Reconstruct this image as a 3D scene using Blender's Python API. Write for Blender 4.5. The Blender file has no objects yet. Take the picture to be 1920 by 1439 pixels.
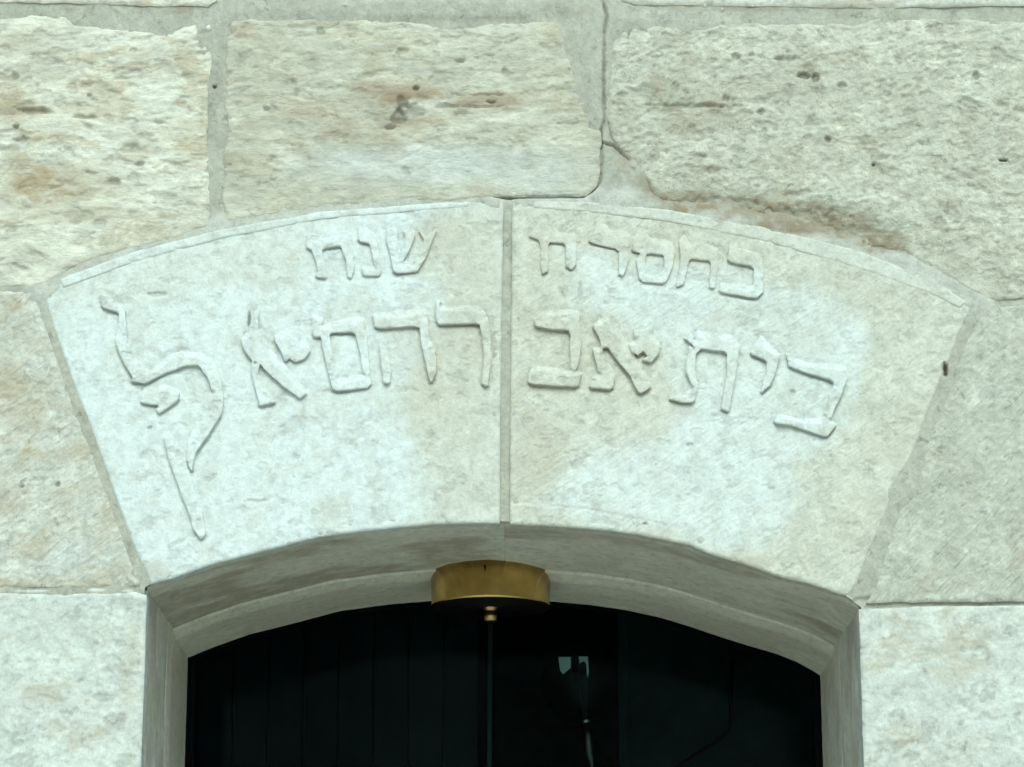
import bpy, math
import numpy as np
from mathutils import Vector

# ------------------------------------------------------------------ camera, sky, sun, exposure
scene = bpy.context.scene
F_PX, PITCH, CAM_Y, CAM_Z = 5200.0, math.radians(15.2), -3.8, 1.6
cam_d = bpy.data.cameras.new('camera')
cam = bpy.data.objects.new('camera', cam_d)
scene.collection.objects.link(cam)
cam.location = (0.0, CAM_Y, CAM_Z)
cam.rotation_euler = (math.pi / 2 + PITCH, 0, 0)
cam_d.sensor_width = 36.0
cam_d.lens = 36.0 * F_PX / 1920.0
cam_d.clip_start, cam_d.clip_end = 0.05, 3000.0
scene.camera = cam

SUN_EL, SUN_AZ = math.radians(44), math.radians(4)       # azimuth from straight in front of the wall, negative = left
to_sun = Vector((math.sin(SUN_AZ) * math.cos(SUN_EL), -math.cos(SUN_AZ) * math.cos(SUN_EL), math.sin(SUN_EL)))
world = bpy.data.worlds.new('World'); scene.world = world; world.use_nodes = True
wn = world.node_tree
sky = wn.nodes.new('ShaderNodeTexSky'); sky.sky_type = 'NISHITA'; sky.sun_disc = False
sky.sun_elevation = SUN_EL; sky.sun_rotation = math.pi - SUN_AZ
sky.air_density = 1.0; sky.dust_density = 4.0; sky.ozone_density = 1.0
bg = wn.nodes['Background']; bg.inputs['Strength'].default_value = 0.15
wn.links.new(sky.outputs['Color'], bg.inputs['Color'])
sun_d = bpy.data.lights.new('sun', 'SUN'); sun_d.energy = 1.25; sun_d.angle = math.radians(50); sun_d.color = (1.0, 0.97, 0.90)
sun = bpy.data.objects.new('sun', sun_d); scene.collection.objects.link(sun)
sun.rotation_euler = to_sun.to_track_quat('Z', 'Y').to_euler(); sun.location = (0, -6, 8)
vs = scene.view_settings
vs.view_transform = 'Standard'; vs.look = 'None'; vs.gamma = 1.0; vs.use_curve_mapping = False
vs.exposure = 0.11
vs.use_white_balance = True; vs.white_balance_temperature = 5500; vs.white_balance_tint = -14   # the photograph's cool, slightly green balance

# ------------------------------------------------------------------ helpers
cp, sp = math.cos(PITCH), math.sin(PITCH)
def W(px, py, Y=0.0):
    """point of the plane y=Y that a measured position of the photograph corresponds to -> (x, z)"""
    u, v = (px - 960.0) / F_PX, (719.5 - py) / F_PX
    dy, dz = cp - v * sp, sp + v * cp
    t = (Y - CAM_Y) / dy
    return (u * t, CAM_Z + dz * t)
def WP(pts, Y=0.0): return [W(a, b, Y) for a, b in pts]

_rng = np.random.default_rng(7)
_T = _rng.random((256, 256)).astype(np.float64)
def vnoise(u, v, seed=0):
    u = u + seed * 17.31; v = v + seed * 9.73
    i = np.floor(u); j = np.floor(v); a = u - i; b = v - j
    i = i.astype(np.int64) & 255; j = j.astype(np.int64) & 255
    a = a * a * a * (a * (a * 6 - 15) + 10); b = b * b * b * (b * (b * 6 - 15) + 10)
    i1 = (i + 1) & 255; j1 = (j + 1) & 255
    return (_T[i, j] * (1 - a) + _T[i1, j] * a) * (1 - b) + (_T[i, j1] * (1 - a) + _T[i1, j1] * a) * b
def fbm(u, v, seed=0, octv=5, gain=0.5):
    s = 0; amp = 1; tot = 0; f = 1.0
    for k in range(octv):
        s = s + amp * vnoise(u * f, v * f, seed + k * 3.1); tot += amp; amp *= gain; f *= 2.03
    return s / tot
def sstep(a, b, x):
    t = np.clip((x - a) / (b - a), 0, 1); return t * t * (3 - 2 * t)

def poly_sdf(X, Z, poly):
    """signed distance, positive inside"""
    P = np.asarray(poly, float); n = len(P)
    d = np.full(X.shape, 1e9); inside = np.zeros(X.shape, bool)
    for k in range(n):
        ax, az = P[k]; bx, bz = P[(k + 1) % n]
        ex, ez = bx - ax, bz - az
        L = ex * ex + ez * ez + 1e-18
        t = np.clip(((X - ax) * ex + (Z - az) * ez) / L, 0, 1)
        d = np.minimum(d, (X - ax - t * ex) ** 2 + (Z - az - t * ez) ** 2)
        c = (az > Z) != (bz > Z)
        if abs(ez) > 1e-12:
            inside ^= c & (X < ax + (Z - az) * ex / ez)
    d = np.sqrt(d)
    return np.where(inside, d, -d)
def line_dist(X, Z, pts):
    d = np.full(X.shape, 1e9)
    for (ax, az), (bx, bz) in zip(pts[:-1], pts[1:]):
        ex, ez = bx - ax, bz - az
        t = np.clip(((X - ax) * ex + (Z - az) * ez) / (ex * ex + ez * ez + 1e-18), 0, 1)
        d = np.minimum(d, (X - ax - t * ex) ** 2 + (Z - az - t * ez) ** 2)
    return np.sqrt(d)

def link(ob, parent=None):
    scene.collection.objects.link(ob)
    if parent is not None:
        ob.parent = parent
        if parent.parent is None: ob.location = -parent.location
    return ob
def thing(name, label, cat, loc=(0, 0, 0), group=None):
    o = bpy.data.objects.new(name, None); o.empty_display_size = 0.1
    scene.collection.objects.link(o); o.location = loc
    o['label'] = label; o['category'] = cat
    if group: o['group'] = group
    return o
def mesh_obj(name, V, Fq, mat, parent=None, paint=None, smooth=True):
    me = bpy.data.meshes.new(name)
    V = np.asarray(V, np.float32)
    if isinstance(Fq, np.ndarray):
        nf = len(Fq); k = Fq.shape[1]
        me.vertices.add(len(V)); me.vertices.foreach_set('co', V.ravel())
        me.loops.add(nf * k); me.loops.foreach_set('vertex_index', Fq.astype(np.int32).ravel())
        me.polygons.add(nf); me.polygons.foreach_set('loop_start', np.arange(0, nf * k, k, dtype=np.int32))
        me.update(calc_edges=True); me.validate()
    else:
        me.from_pydata([tuple(map(float, v)) for v in V], [], Fq); me.update()
    if paint is not None:
        at = me.color_attributes.new('paint', 'FLOAT_COLOR', 'POINT')
        at.data.foreach_set('color', np.ascontiguousarray(paint, np.float32).ravel())
    if smooth:
        me.polygons.foreach_set('use_smooth', np.ones(len(me.polygons), bool))
    me.materials.append(mat)
    return link(bpy.data.objects.new(name, me), parent)

def relief(name, sdf, bbox, g, hfun, mat, parent, drop=0.03, edge=0.01, edge_d=0.006, base=0.0):
    """sheet of stone with a front relief; sdf>0 inside; hfun(X,Z,s)->height towards the street, paint RGBA.
    The rim is rolled over and carried back into the wall by `drop`."""
    x0, x1, z0, z1 = bbox
    xs = np.arange(x0 - 2 * g, x1 + 2 * g, g); zs = np.arange(z0 - 2 * g, z1 + 2 * g, g)
    X, Z = np.meshgrid(xs, zs, indexing='ij')
    S = sdf(X, Z)
    c = (S[:-1, :-1] + S[1:, :-1] + S[1:, 1:] + S[:-1, 1:]) * 0.25
    keep = c > 0
    idx = np.arange(X.size).reshape(X.shape)
    q = np.stack([idx[:-1, :-1], idx[1:, :-1], idx[1:, 1:], idx[:-1, 1:]], -1)[keep]
    if len(q) == 0: return None
    e = np.concatenate([q[:, [0, 1]], q[:, [1, 2]], q[:, [2, 3]], q[:, [3, 0]]])
    key = np.minimum(e[:, 0], e[:, 1]) * X.size + np.maximum(e[:, 0], e[:, 1])
    _, inv, cnt = np.unique(key, return_inverse=True, return_counts=True)
    be = e[cnt[inv] == 1]
    bv = np.unique(be)
    Xf, Zf = X.ravel().copy(), Z.ravel().copy()
    for _ in range(3):                                    # rim vertices slide onto the outline
        bx, bz = Xf[bv], Zf[bv]; ep = g * 0.3
        s = sdf(bx, bz)
        gx = (sdf(bx + ep, bz) - sdf(bx - ep, bz)) / (2 * ep); gz = (sdf(bx, bz + ep) - sdf(bx, bz - ep)) / (2 * ep)
        gl = np.maximum(gx * gx + gz * gz, 0.25)
        st = np.clip(-s / gl, -g, g)
        Xf[bv] = bx + st * gx; Zf[bv] = bz + st * gz
    used = np.unique(q); remap = np.full(X.size, -1); remap[used] = np.arange(len(used))
    xu, zu = Xf[used], Zf[used]
    su = np.maximum(sdf(xu, zu), 0)
    h, paint = hfun(xu, zu, su)
    t = 1 - np.clip(su / edge, 0, 1)
    h = h - edge_d * (1 - np.sqrt(np.maximum(1 - t * t, 0)))
    n = len(used)
    V = np.stack([xu, base - h, zu], 1)
    ub = remap[bv]
    Vt = V[ub].copy(); Vd = V[ub].copy(); Vd[:, 1] = base + drop      # the side has its own rim, so the arris stays crisp
    nb = len(bv); bm = np.full(X.size, -1); bm[bv] = n + np.arange(nb)
    wq = np.stack([bm[be[:, 1]], bm[be[:, 0]], bm[be[:, 0]] + nb, bm[be[:, 1]] + nb], 1)
    V = np.concatenate([V, Vt, Vd]); Fq = np.concatenate([remap[q], wq])
    paint = np.concatenate([paint, paint[ub], paint[ub]])
    return mesh_obj(name, V, Fq, mat, parent, paint)

def bbox_of(poly):
    P = np.asarray(poly); return P[:, 0].min(), P[:, 0].max(), P[:, 1].min(), P[:, 1].max()

def tube(path, r, seg=12):
    P = [Vector(p) for p in path]; V = []; Fq = []
    if not isinstance(r, (list, tuple)): r = [r] * len(P)
    for i, p in enumerate(P):
        d = (P[min(i + 1, len(P) - 1)] - P[max(i - 1, 0)]).normalized()
        a = d.orthogonal().normalized() if abs(d.x) < 0.9 else d.cross(Vector((0, 0, 1))).normalized()
        ref = Vector((1, 0, 0)) if abs(d.x) < 0.9 else Vector((0, 1, 0))
        a = (ref - d * ref.dot(d)).normalized(); b = d.cross(a)
        for k in range(seg):
            an = 2 * math.pi * k / seg
            V.append(p + (a * math.cos(an) + b * math.sin(an)) * r[i])
    for i in range(len(P) - 1):
        for k in range(seg):
            Fq.append((i * seg + k, i * seg + (k + 1) % seg, (i + 1) * seg + (k + 1) % seg, (i + 1) * seg + k))
    Fq.append(tuple(range(seg))[::-1]); Fq.append(tuple((len(P) - 1) * seg + k for k in range(seg)))
    return V, Fq
def lathe(prof, c, seg=64):
    V = []; Fq = []
    for r, z in prof:
        for k in range(seg):
            an = 2 * math.pi * k / seg
            V.append((c[0] + r * math.cos(an), c[1] + r * math.sin(an), z))
    for i in range(len(prof) - 1):
        for k in range(seg):
            Fq.append((i * seg + k, i * seg + (k + 1) % seg, (i + 1) * seg + (k + 1) % seg, (i + 1) * seg + k))
    Fq.append(tuple(range(seg))[::-1]); Fq.append(tuple((len(prof) - 1) * seg + k for k in range(seg)))
    return V, Fq
def box(x0, x1, y0, y1, z0, z1):
    V = [(x, y, z) for x in (x0, x1) for y in (y0, y1) for z in (z0, z1)]
    return V, [(0, 1, 3, 2), (4, 6, 7, 5), (0, 4, 5, 1), (2, 3, 7, 6), (0, 2, 6, 4), (1, 5, 7, 3)]
def join_parts(parts):
    V = []; Fq = []
    for v, f in parts:
        n = len(V); V += [tuple(p) for p in v]; Fq += [tuple(i + n for i in q) for q in f]
    return V, Fq

# ------------------------------------------------------------------ materials
class NT:
    def __init__(self, name):
        self.m = bpy.data.materials.new(name); self.m.use_nodes = True
        self.t = self.m.node_tree; self.b = self.t.nodes['Principled BSDF']
    def n(self, typ, **kw):
        o = self.t.nodes.new(typ)
        for k, v in kw.items():
            if k.startswith('i_'):
                key = k[2:]
                o.inputs[int(key) if key.isdigit() else key.replace('_', ' ')].default_value = v
            else: setattr(o, k, v)
        return o
    def l(self, a, b): self.t.links.new(a, b)
    def ramp(self, src, stops):
        r = self.n('ShaderNodeValToRGB'); el = r.color_ramp.elements
        while len(el) < len(stops): el.new(0.5)
        for e, (p, c) in zip(el, stops): e.position = p; e.color = (c, c, c, 1) if isinstance(c, (int, float)) else (*c, 1)
        self.l(src, r.inputs[0]); return r.outputs[0]
    def mix(self, fac, a, b, blend='MIX'):
        m = self.n('ShaderNodeMix', data_type='RGBA', blend_type=blend)
        if isinstance(fac, (int, float)): m.inputs[0].default_value = fac
        else: self.l(fac, m.inputs[0])
        for i, s in ((6, a), (7, b)):
            if isinstance(s, tuple): m.inputs[i].default_value = (*s, 1)
            else: self.l(s, m.inputs[i])
        return m.outputs[2]
    def math(self, op, a, b=0.0):
        m = self.n('ShaderNodeMath', operation=op)
        for i, s in ((0, a), (1, b)):
            if isinstance(s, (int, float)): m.inputs[i].default_value = s
            else: self.l(s, m.inputs[i])
        return m.outputs[0]

def stone_mat(name, light, dark, stain, wash=(0.70, 0.745, 0.735), dirt=(0.085, 0.075, 0.055), stretch=1.0, scale=1.0, bump=0.5, tool=0.0, tool_rot=0.6, contrast=1.0, patch=None, patch_amt=0.0, fleck=0.9):
    k = NT(name)
    tc = k.n('ShaderNodeTexCoord'); oi = k.n('ShaderNodeObjectInfo')
    off = k.n('ShaderNodeVectorMath', operation='SCALE'); off.inputs[0].default_value = (13.0, 7.0, 9.0); k.l(oi.outputs['Random'], off.inputs['Scale'])
    add = k.n('ShaderNodeVectorMath', operation='ADD'); k.l(tc.outputs['Object'], add.inputs[0]); k.l(off.outputs[0], add.inputs[1])
    mp = k.n('ShaderNodeMapping'); mp.inputs['Scale'].default_value = (scale / stretch, scale, scale); k.l(add.outputs[0], mp.inputs[0])
    def noise(sc, det=6, rough=0.6, dist=0.0, src=None):
        o = k.n('ShaderNodeTexNoise'); o.inputs['Scale'].default_value = sc; o.inputs['Detail'].default_value = det
        o.inputs['Roughness'].default_value = rough; o.inputs['Distortion'].default_value = dist
        k.l((src or mp).outputs[0], o.inputs['Vector']); return o.outputs['Fac']
    n1, n2, n3, n4 = noise(9, 7, 0.62, 0.3), noise(34, 6, 0.65, 0.5), noise(120, 5, 0.6), noise(330, 4, 0.7)
    n5, n6 = noise(17, 7, 0.68, 0.8), noise(70, 5, 0.62, 0.4)
    w = 0.15 / contrast
    col = k.mix(k.ramp(n1, [(0.5 - w, 0.0), (0.5 + w, 1.0)]), dark, light)
    if patch:                                                   # ragged mineral patches
        col = k.mix(k.math('MULTIPLY', k.ramp(n5, [(0.53, 0.0), (0.60, 1.0)]), patch_amt), col, patch)
    col = k.mix(0.8 * min(contrast, 1.2), col, k.ramp(n2, [(0.36, 0.80), (0.6, 1.07)]), 'MULTIPLY')
    col = k.mix(0.8, col, k.ramp(n6, [(0.28, 0.66), (0.42, 0.96), (0.7, 1.07)]), 'MULTIPLY')
    col = k.mix(0.7, col, k.ramp(n3, [(0.3, 0.86), (0.65, 1.05)]), 'MULTIPLY')
    n7, n8 = noise(52, 5, 0.6, 0.6), noise(40, 6, 0.62, 0.9)
    col = k.mix(min(1.0, fleck), col, k.ramp(n7, [(0.335, 0.70), (0.375, 1.0)]), 'MULTIPLY')            # sharp dark flecks
    col = k.mix(min(1.0, fleck), col, k.ramp(n8, [(0.545, 1.0), (0.575, 1.11)]), 'MULTIPLY')           # chalky chips
    at = k.n('ShaderNodeAttribute', attribute_name='paint'); sep = k.n('ShaderNodeSeparateColor'); k.l(at.outputs['Color'], sep.inputs[0])
    wm = k.math('MULTIPLY', sep.outputs[2], k.math('MULTIPLY', k.ramp(n2, [(0.32, 0.55), (0.50, 1.0)]), k.ramp(n1, [(0.34, 0.75), (0.52, 1.0)])))
    washc = k.mix(k.ramp(n6, [(0.32, 0.0), (0.6, 1.0)]), tuple(c * 0.80 for c in wash), wash)
    col = k.mix(wm, col, washc)
    sm = k.math('MULTIPLY', sep.outputs[0], k.ramp(n2, [(0.36, 0.25), (0.56, 1.0)]))
    col = k.mix(sm, col, stain)
    col = k.mix(sep.outputs[1], col, dirt)
    col = k.mix(1.0, col, k.ramp(n4, [(0.3, 0.88), (0.5, 1.0), (0.7, 1.05)]), 'MULTIPLY')          # grain
    k.l(col, k.b.inputs['Base Color'])
    k.b.inputs['Roughness'].default_value = 0.92; k.b.inputs['Specular IOR Level'].default_value = 0.15
    hgt = k.math('ADD', k.math('MULTIPLY', n2, 0.9), k.math('ADD', k.math('MULTIPLY', n3, 0.7), k.math('MULTIPLY', n4, 0.45)))
    if tool:                                                    # short, uneven strokes of the chisel
        rot = k.n('ShaderNodeMapping'); rot.inputs['Rotation'].default_value = (0, tool_rot, 0); k.l(add.outputs[0], rot.inputs[0])
        st = k.n('ShaderNodeMapping'); st.inputs['Scale'].default_value = (1.0, 1.0, 7.0); k.l(rot.outputs[0], st.inputs[0])
        ns = noise(26, 4, 0.6, 0.2, st)
        hgt = k.math('ADD', hgt, k.math('MULTIPLY', k.math('MULTIPLY', ns, at.outputs['Alpha']), tool))
    bp = k.n('ShaderNodeBump'); bp.inputs['Strength'].default_value = bump; bp.inputs['Distance'].default_value = 0.004
    k.l(hgt, bp.inputs['Height']); k.l(bp.outputs[0], k.b.inputs['Normal'])
    return k.m

OCHRE = (0.40, 0.325, 0.215)
M_CREAM = stone_mat('cream_limestone', (0.70, 0.68, 0.575), (0.605, 0.58, 0.48), OCHRE, stretch=2.0, bump=0.75, contrast=1.1, patch=(0.47, 0.40, 0.275), patch_amt=0.6)
M_BEDDED = stone_mat('bedded_limestone', (0.595, 0.575, 0.475), (0.51, 0.485, 0.39), (0.33, 0.265, 0.18), stretch=2.2, bump=0.75, patch=(0.45, 0.40, 0.29), patch_amt=0.55)
M_POCKED = stone_mat('pocked_limestone', (0.63, 0.615, 0.515), (0.545, 0.525, 0.43), (0.29, 0.24, 0.165), stretch=1.2, bump=0.95, scale=1.25, patch=(0.44, 0.40, 0.305), patch_amt=0.45)
M_TOOLED = stone_mat('tooled_limestone', (0.625, 0.615, 0.54), (0.56, 0.545, 0.465), OCHRE, bump=0.65, tool=1.2, tool_rot=0.7, patch=(0.46, 0.41, 0.30), patch_amt=0.45)
M_COMBED = stone_mat('combed_limestone', (0.55, 0.545, 0.465), (0.495, 0.485, 0.405), OCHRE, bump=0.65, tool=1.8, tool_rot=0.85, patch=(0.47, 0.45, 0.375), patch_amt=0.4)
M_PALE = stone_mat('pale_limestone', (0.635, 0.63, 0.56), (0.55, 0.54, 0.46), OCHRE, bump=0.45, patch=(0.50, 0.475, 0.385), patch_amt=0.4)
M_VOUSS = stone_mat('lettered_limestone', (0.605, 0.585, 0.49), (0.55, 0.525, 0.425), (0.42, 0.37, 0.27), bump=0.4, tool=1.5, tool_rot=0.62, contrast=0.8, patch=(0.53, 0.50, 0.405), patch_amt=0.35, fleck=0.5)
M_REVEAL = stone_mat('reveal_limestone', (0.75, 0.73, 0.63), (0.67, 0.65, 0.55), (0.34, 0.285, 0.205), stretch=1.0, bump=0.4, contrast=0.7, fleck=0.5)
M_BAND = stone_mat('inner_reveal_limestone', (0.78, 0.76, 0.65), (0.72, 0.70, 0.59), (0.33, 0.27, 0.18), bump=0.3, contrast=0.6, fleck=0.4)
M_MORTAR = stone_mat('grey_mortar', (0.455, 0.445, 0.375), (0.395, 0.38, 0.315), (0.29, 0.24, 0.165), wash=(0.8, 0.8, 0.76), bump=0.5, contrast=0.8)

def plain(name, col, rough=0.6, metal=0.0, bumps=None, vary=0.0):
    k = NT(name); k.b.inputs['Specular IOR Level'].default_value = 0.5 if metal or max(col) > 0.5 else 0.06; k.b.inputs['Roughness'].default_value = rough; k.b.inputs['Metallic'].default_value = metal
    tc = k.n('ShaderNodeTexCoord'); no = k.n('ShaderNodeTexNoise'); no.inputs['Scale'].default_value = 25; no.inputs['Detail'].default_value = 6
    k.l(tc.outputs['Object'], no.inputs['Vector'])
    c = k.mix(k.ramp(no.outputs['Fac'], [(0.3, 0.0), (0.7, 1.0)]), tuple(x * (1 - vary) for x in col), tuple(min(1, x * (1 + vary)) for x in col))
    k.l(c, k.b.inputs['Base Color'])
    if bumps:
        n2 = k.n('ShaderNodeTexNoise'); n2.inputs['Scale'].default_value = bumps[0]; n2.inputs['Detail'].default_value = 5; k.l(tc.outputs['Object'], n2.inputs['Vector'])
        bp = k.n('ShaderNodeBump'); bp.inputs['Strength'].default_value = bumps[1]; bp.inputs['Distance'].default_value = 0.002
        k.l(n2.outputs['Fac'], bp.inputs['Height']); k.l(bp.outputs[0], k.b.inputs['Normal'])
    return k.m
M_BRASS = plain('aged_brass', (0.68, 0.48, 0.17), 0.23, 1.0, (260, 0.08), 0.18)
M_BRASS_SHADE = plain('brass_in_shade', (0.012, 0.012, 0.010), 0.8, 0.0, None, 0.1)  # near black stands for shade on the brass underside
M_CORD = plain('dark_cord', (0.006, 0.013, 0.014), 0.9, 0.0, None, 0.1)
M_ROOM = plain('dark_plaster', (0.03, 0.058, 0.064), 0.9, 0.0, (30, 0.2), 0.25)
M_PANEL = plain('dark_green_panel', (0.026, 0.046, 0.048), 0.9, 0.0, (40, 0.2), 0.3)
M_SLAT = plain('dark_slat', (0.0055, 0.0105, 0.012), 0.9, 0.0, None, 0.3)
M_BLACK = plain('black_iron', (0.012, 0.013, 0.014), 0.5, 0.0, None, 0.1)
M_CHROME = plain('dull_chrome', (0.45, 0.45, 0.43), 0.3, 1.0, None, 0.1)
M_GLINT = plain('globe_glint', (0.75, 0.76, 0.74), 0.25, 0.0, None, 0.05)  # pale colour of the globe's modelled highlights
M_FLOOR = plain('dark_floor', (0.05, 0.05, 0.045), 0.8, 0.0, None, 0.2)
M_PAVE = plain('street_paving', (0.52, 0.50, 0.43), 0.9, 0.0, (12, 0.4), 0.25)
def glass_mat():
    k = NT('window_glass'); k.t.nodes.remove(k.b)
    tr = k.n('ShaderNodeBsdfTransparent'); tr.inputs[0].default_value = (0.78, 0.86, 0.85, 1)
    gl = k.n('ShaderNodeBsdfGlossy'); gl.inputs['Roughness'].default_value = 0.04; gl.inputs[0].default_value = (0.9, 1.0, 1.0, 1)
    tc = k.n('ShaderNodeTexCoord'); no = k.n('ShaderNodeTexNoise'); no.inputs['Scale'].default_value = 5; no.inputs['Detail'].default_value = 4
    k.l(tc.outputs['Object'], no.inputs['Vector'])
    mx = k.n('ShaderNodeMixShader'); k.l(k.ramp(no.outputs['Fac'], [(0.3, 0.0004), (0.7, 0.0011)]), mx.inputs[0])
    k.l(tr.outputs[0], mx.inputs[1]); k.l(gl.outputs[0], mx.inputs[2]); k.l(mx.outputs[0], k.t.nodes['Material Output'].inputs[0])
    return k.m
M_GLASS = glass_mat()

# ------------------------------------------------------------------ ground
V, Fq = [(-400, -400, 0), (400, -400, 0), (400, 400, 0), (-400, 400, 0)], [(0, 1, 2, 3)]
o = mesh_obj('ground', V, Fq, M_PAVE, None, None, False); o['kind'] = 'structure'

# ------------------------------------------------------------------ measured outlines (photograph positions on the wall face)
XL, XR = W(270, 1270)[0], W(1615, 1270)[0]           # jamb edges
Z_L, Z_R = W(275, 1104)[1], W(1613, 1140)[1]
DEPTH = 0.52
INTRADOS = [(324, 1084), (404, 1056), (507, 1030), (596, 1007), (704, 993), (816, 983), (910, 980), (1031, 986), (1120, 993), (1200, 1003),
            (1294, 1023), (1341, 1042), (1400, 1059), (1463, 1082), (1519, 1095), (1570, 1112)]
INTR_W = [(XL, Z_L)] + WP(INTRADOS) + [(XR, Z_R)]
EXTRADOS = [(75, 545), (130, 507), (250, 468), (415, 426), (600, 393), (800, 378), (945, 371), (1100, 374), (1250, 388), (1420, 418), (1600, 462), (1750, 520), (1840, 570)]
EXT_W = WP(EXTRADOS)
Z_LOW = 1.86
OPENING = INTR_W + [(XR, -0.2), (XL, -0.2)]

VL = WP([(78, 548), (130, 509), (250, 470), (415, 428), (600, 395), (800, 380), (944, 373), (941, 560), (938, 760), (937, 982)]
        ) + [p for p in reversed(WP(INTRADOS[:6] + [(910, 981)]))] + WP([(300, 1090), (283, 1096), (262, 1052), (225, 955), (184, 840), (136, 715), (102, 620), (88, 575)])
VR = WP([(960, 373), (1100, 376), (1250, 390), (1420, 420), (1600, 464), (1750, 522), (1826, 566), (1806, 612), (1775, 686), (1749, 747), (1728, 807), (1706, 863),
         (1681, 906), (1659, 971), (1633, 1027), (1606, 1095), (1590, 1117)]) + [p for p in reversed(WP(INTRADOS[7:]))] + WP([(956, 983), (957, 760), (959, 560)])

STONES = {
 'top_left': [(-300, -330), (400, -330), (404, 2), (390, 13), (300, 12), (120, 6), (-300, 4)],
 'top_mid': [(430, -330), (1120, -330), (1122, -14), (900, -10), (430, -12)],
 'top_right': [(1168, -330), (2230, -330), (2230, 8), (1900, 12), (1640, 15), (1420, 12), (1190, 9), (1166, 2)],
 'mid_left': [(-300, 42), (0, 36), (60, 30), (125, 33), (138, 47), (240, 56), (322, 63), (345, 49), (366, 48), (372, 70), (396, 98), (397, 125), (391, 180), (390, 230), (385, 262), (391, 300), (392, 400), (390, 428),
              (300, 452), (150, 496), (74, 536), (-300, 540)],
 'mid_mid': [(428, 70), (436, 40), (520, 38), (700, 38), (800, 46), (842, 58), (900, 48), (1000, 42), (1040, 42), (1054, 60), (1062, 100), (1082, 160), (1099, 195), (1101, 242), (1122, 246), (1127, 262),
             (1122, 300), (1126, 330), (1116, 352), (1098, 367), (955, 368), (925, 372), (800, 375), (600, 389), (500, 405), (424, 418), (420, 380), (420, 290), (428, 240), (422, 200), (426, 130)],
 'mid_right': [(1152, 72), (1168, 58), (1240, 46), (1290, 56), (1400, 44), (1600, 46), (1640, 36), (1760, 38), (2230, 46), (2230, 556), (1850, 562), (1765, 512), (1694, 472), (1640, 462), (1560, 440), (1480, 418),
               (1420, 398), (1300, 384), (1236, 374), (1216, 352), (1204, 322), (1192, 300), (1168, 282), (1146, 250), (1140, 200), (1146, 110)],
 'spring_left': [(-300, 552), (0, 546), (64, 548), (76, 580), (90, 630), (120, 716), (166, 836), (206, 950), (244, 1052), (262, 1092), (262, 1100), (-300, 1102)],
 'spring_right': [(1838, 596), (1850, 580), (1880, 574), (2230, 568), (2230, 1126), (1760, 1128), (1626, 1130), (1642, 1104), (1655, 1057), (1676, 992), (1690, 953), (1719, 930), (1733, 850), (1755, 798), (1782, 734), (1790, 695), (1811, 648), (1828, 612)],
}
SP = {k: WP(v) for k, v in STONES.items()}
SP['jamb_left'] = WP([(-300, 1112), (0, 1112), (120, 1114), (255, 1110)]) + [(XL, W(268, 1116)[1]), (XL, Z_LOW), (W(-300, 1300)[0], Z_LOW)]
SP['jamb_right'] = [(XR, W(1616, 1142)[1])] + WP([(1760, 1136), (2230, 1134)]) + [(W(2230, 1300)[0], Z_LOW), (XR, Z_LOW)]
SP['voussoir_left'], SP['voussoir_right'] = VL, VR

wall = thing('stone_wall', 'pale limestone wall of rough blocks around an arched doorway', 'wall', (0, 0, 0))

def px(x, z):
    """inverse of W for scalar lists of marks: kept as world positions instead"""
    return x, z
def blobs(X, Z, lst):
    s = np.zeros(X.shape)
    for (a, b, ra, rb, st) in lst:
        cx, cz = W(a, b); rx, rz = ra * 7.6e-4, rb * 7.9e-4
        s = np.maximum(s, st * (1 - sstep(0.35, 1.0, np.sqrt(((X - cx) / rx) ** 2 + ((Z - cz) / rz) ** 2))))
    return s
def pits(X, Z, h, dirt, lst):
    for (a, b, ra, rb, dp, dk) in lst:
        cx, cz = W(a, b); rx, rz = ra * 7.6e-4, rb * 7.9e-4
        r = np.sqrt(((X - cx) / rx) ** 2 + ((Z - cz) / rz) ** 2) + (fbm(X * 110, Z * 110, 4, 3) - 0.5) * 1.3
        m = 1 - sstep(0.55, 1.1, r)
        h = h - 0.8 * dp * m; dirt = np.maximum(dirt, (0.72 * dk if dk < 0.95 else dk) * m)
    return h, dirt

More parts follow.
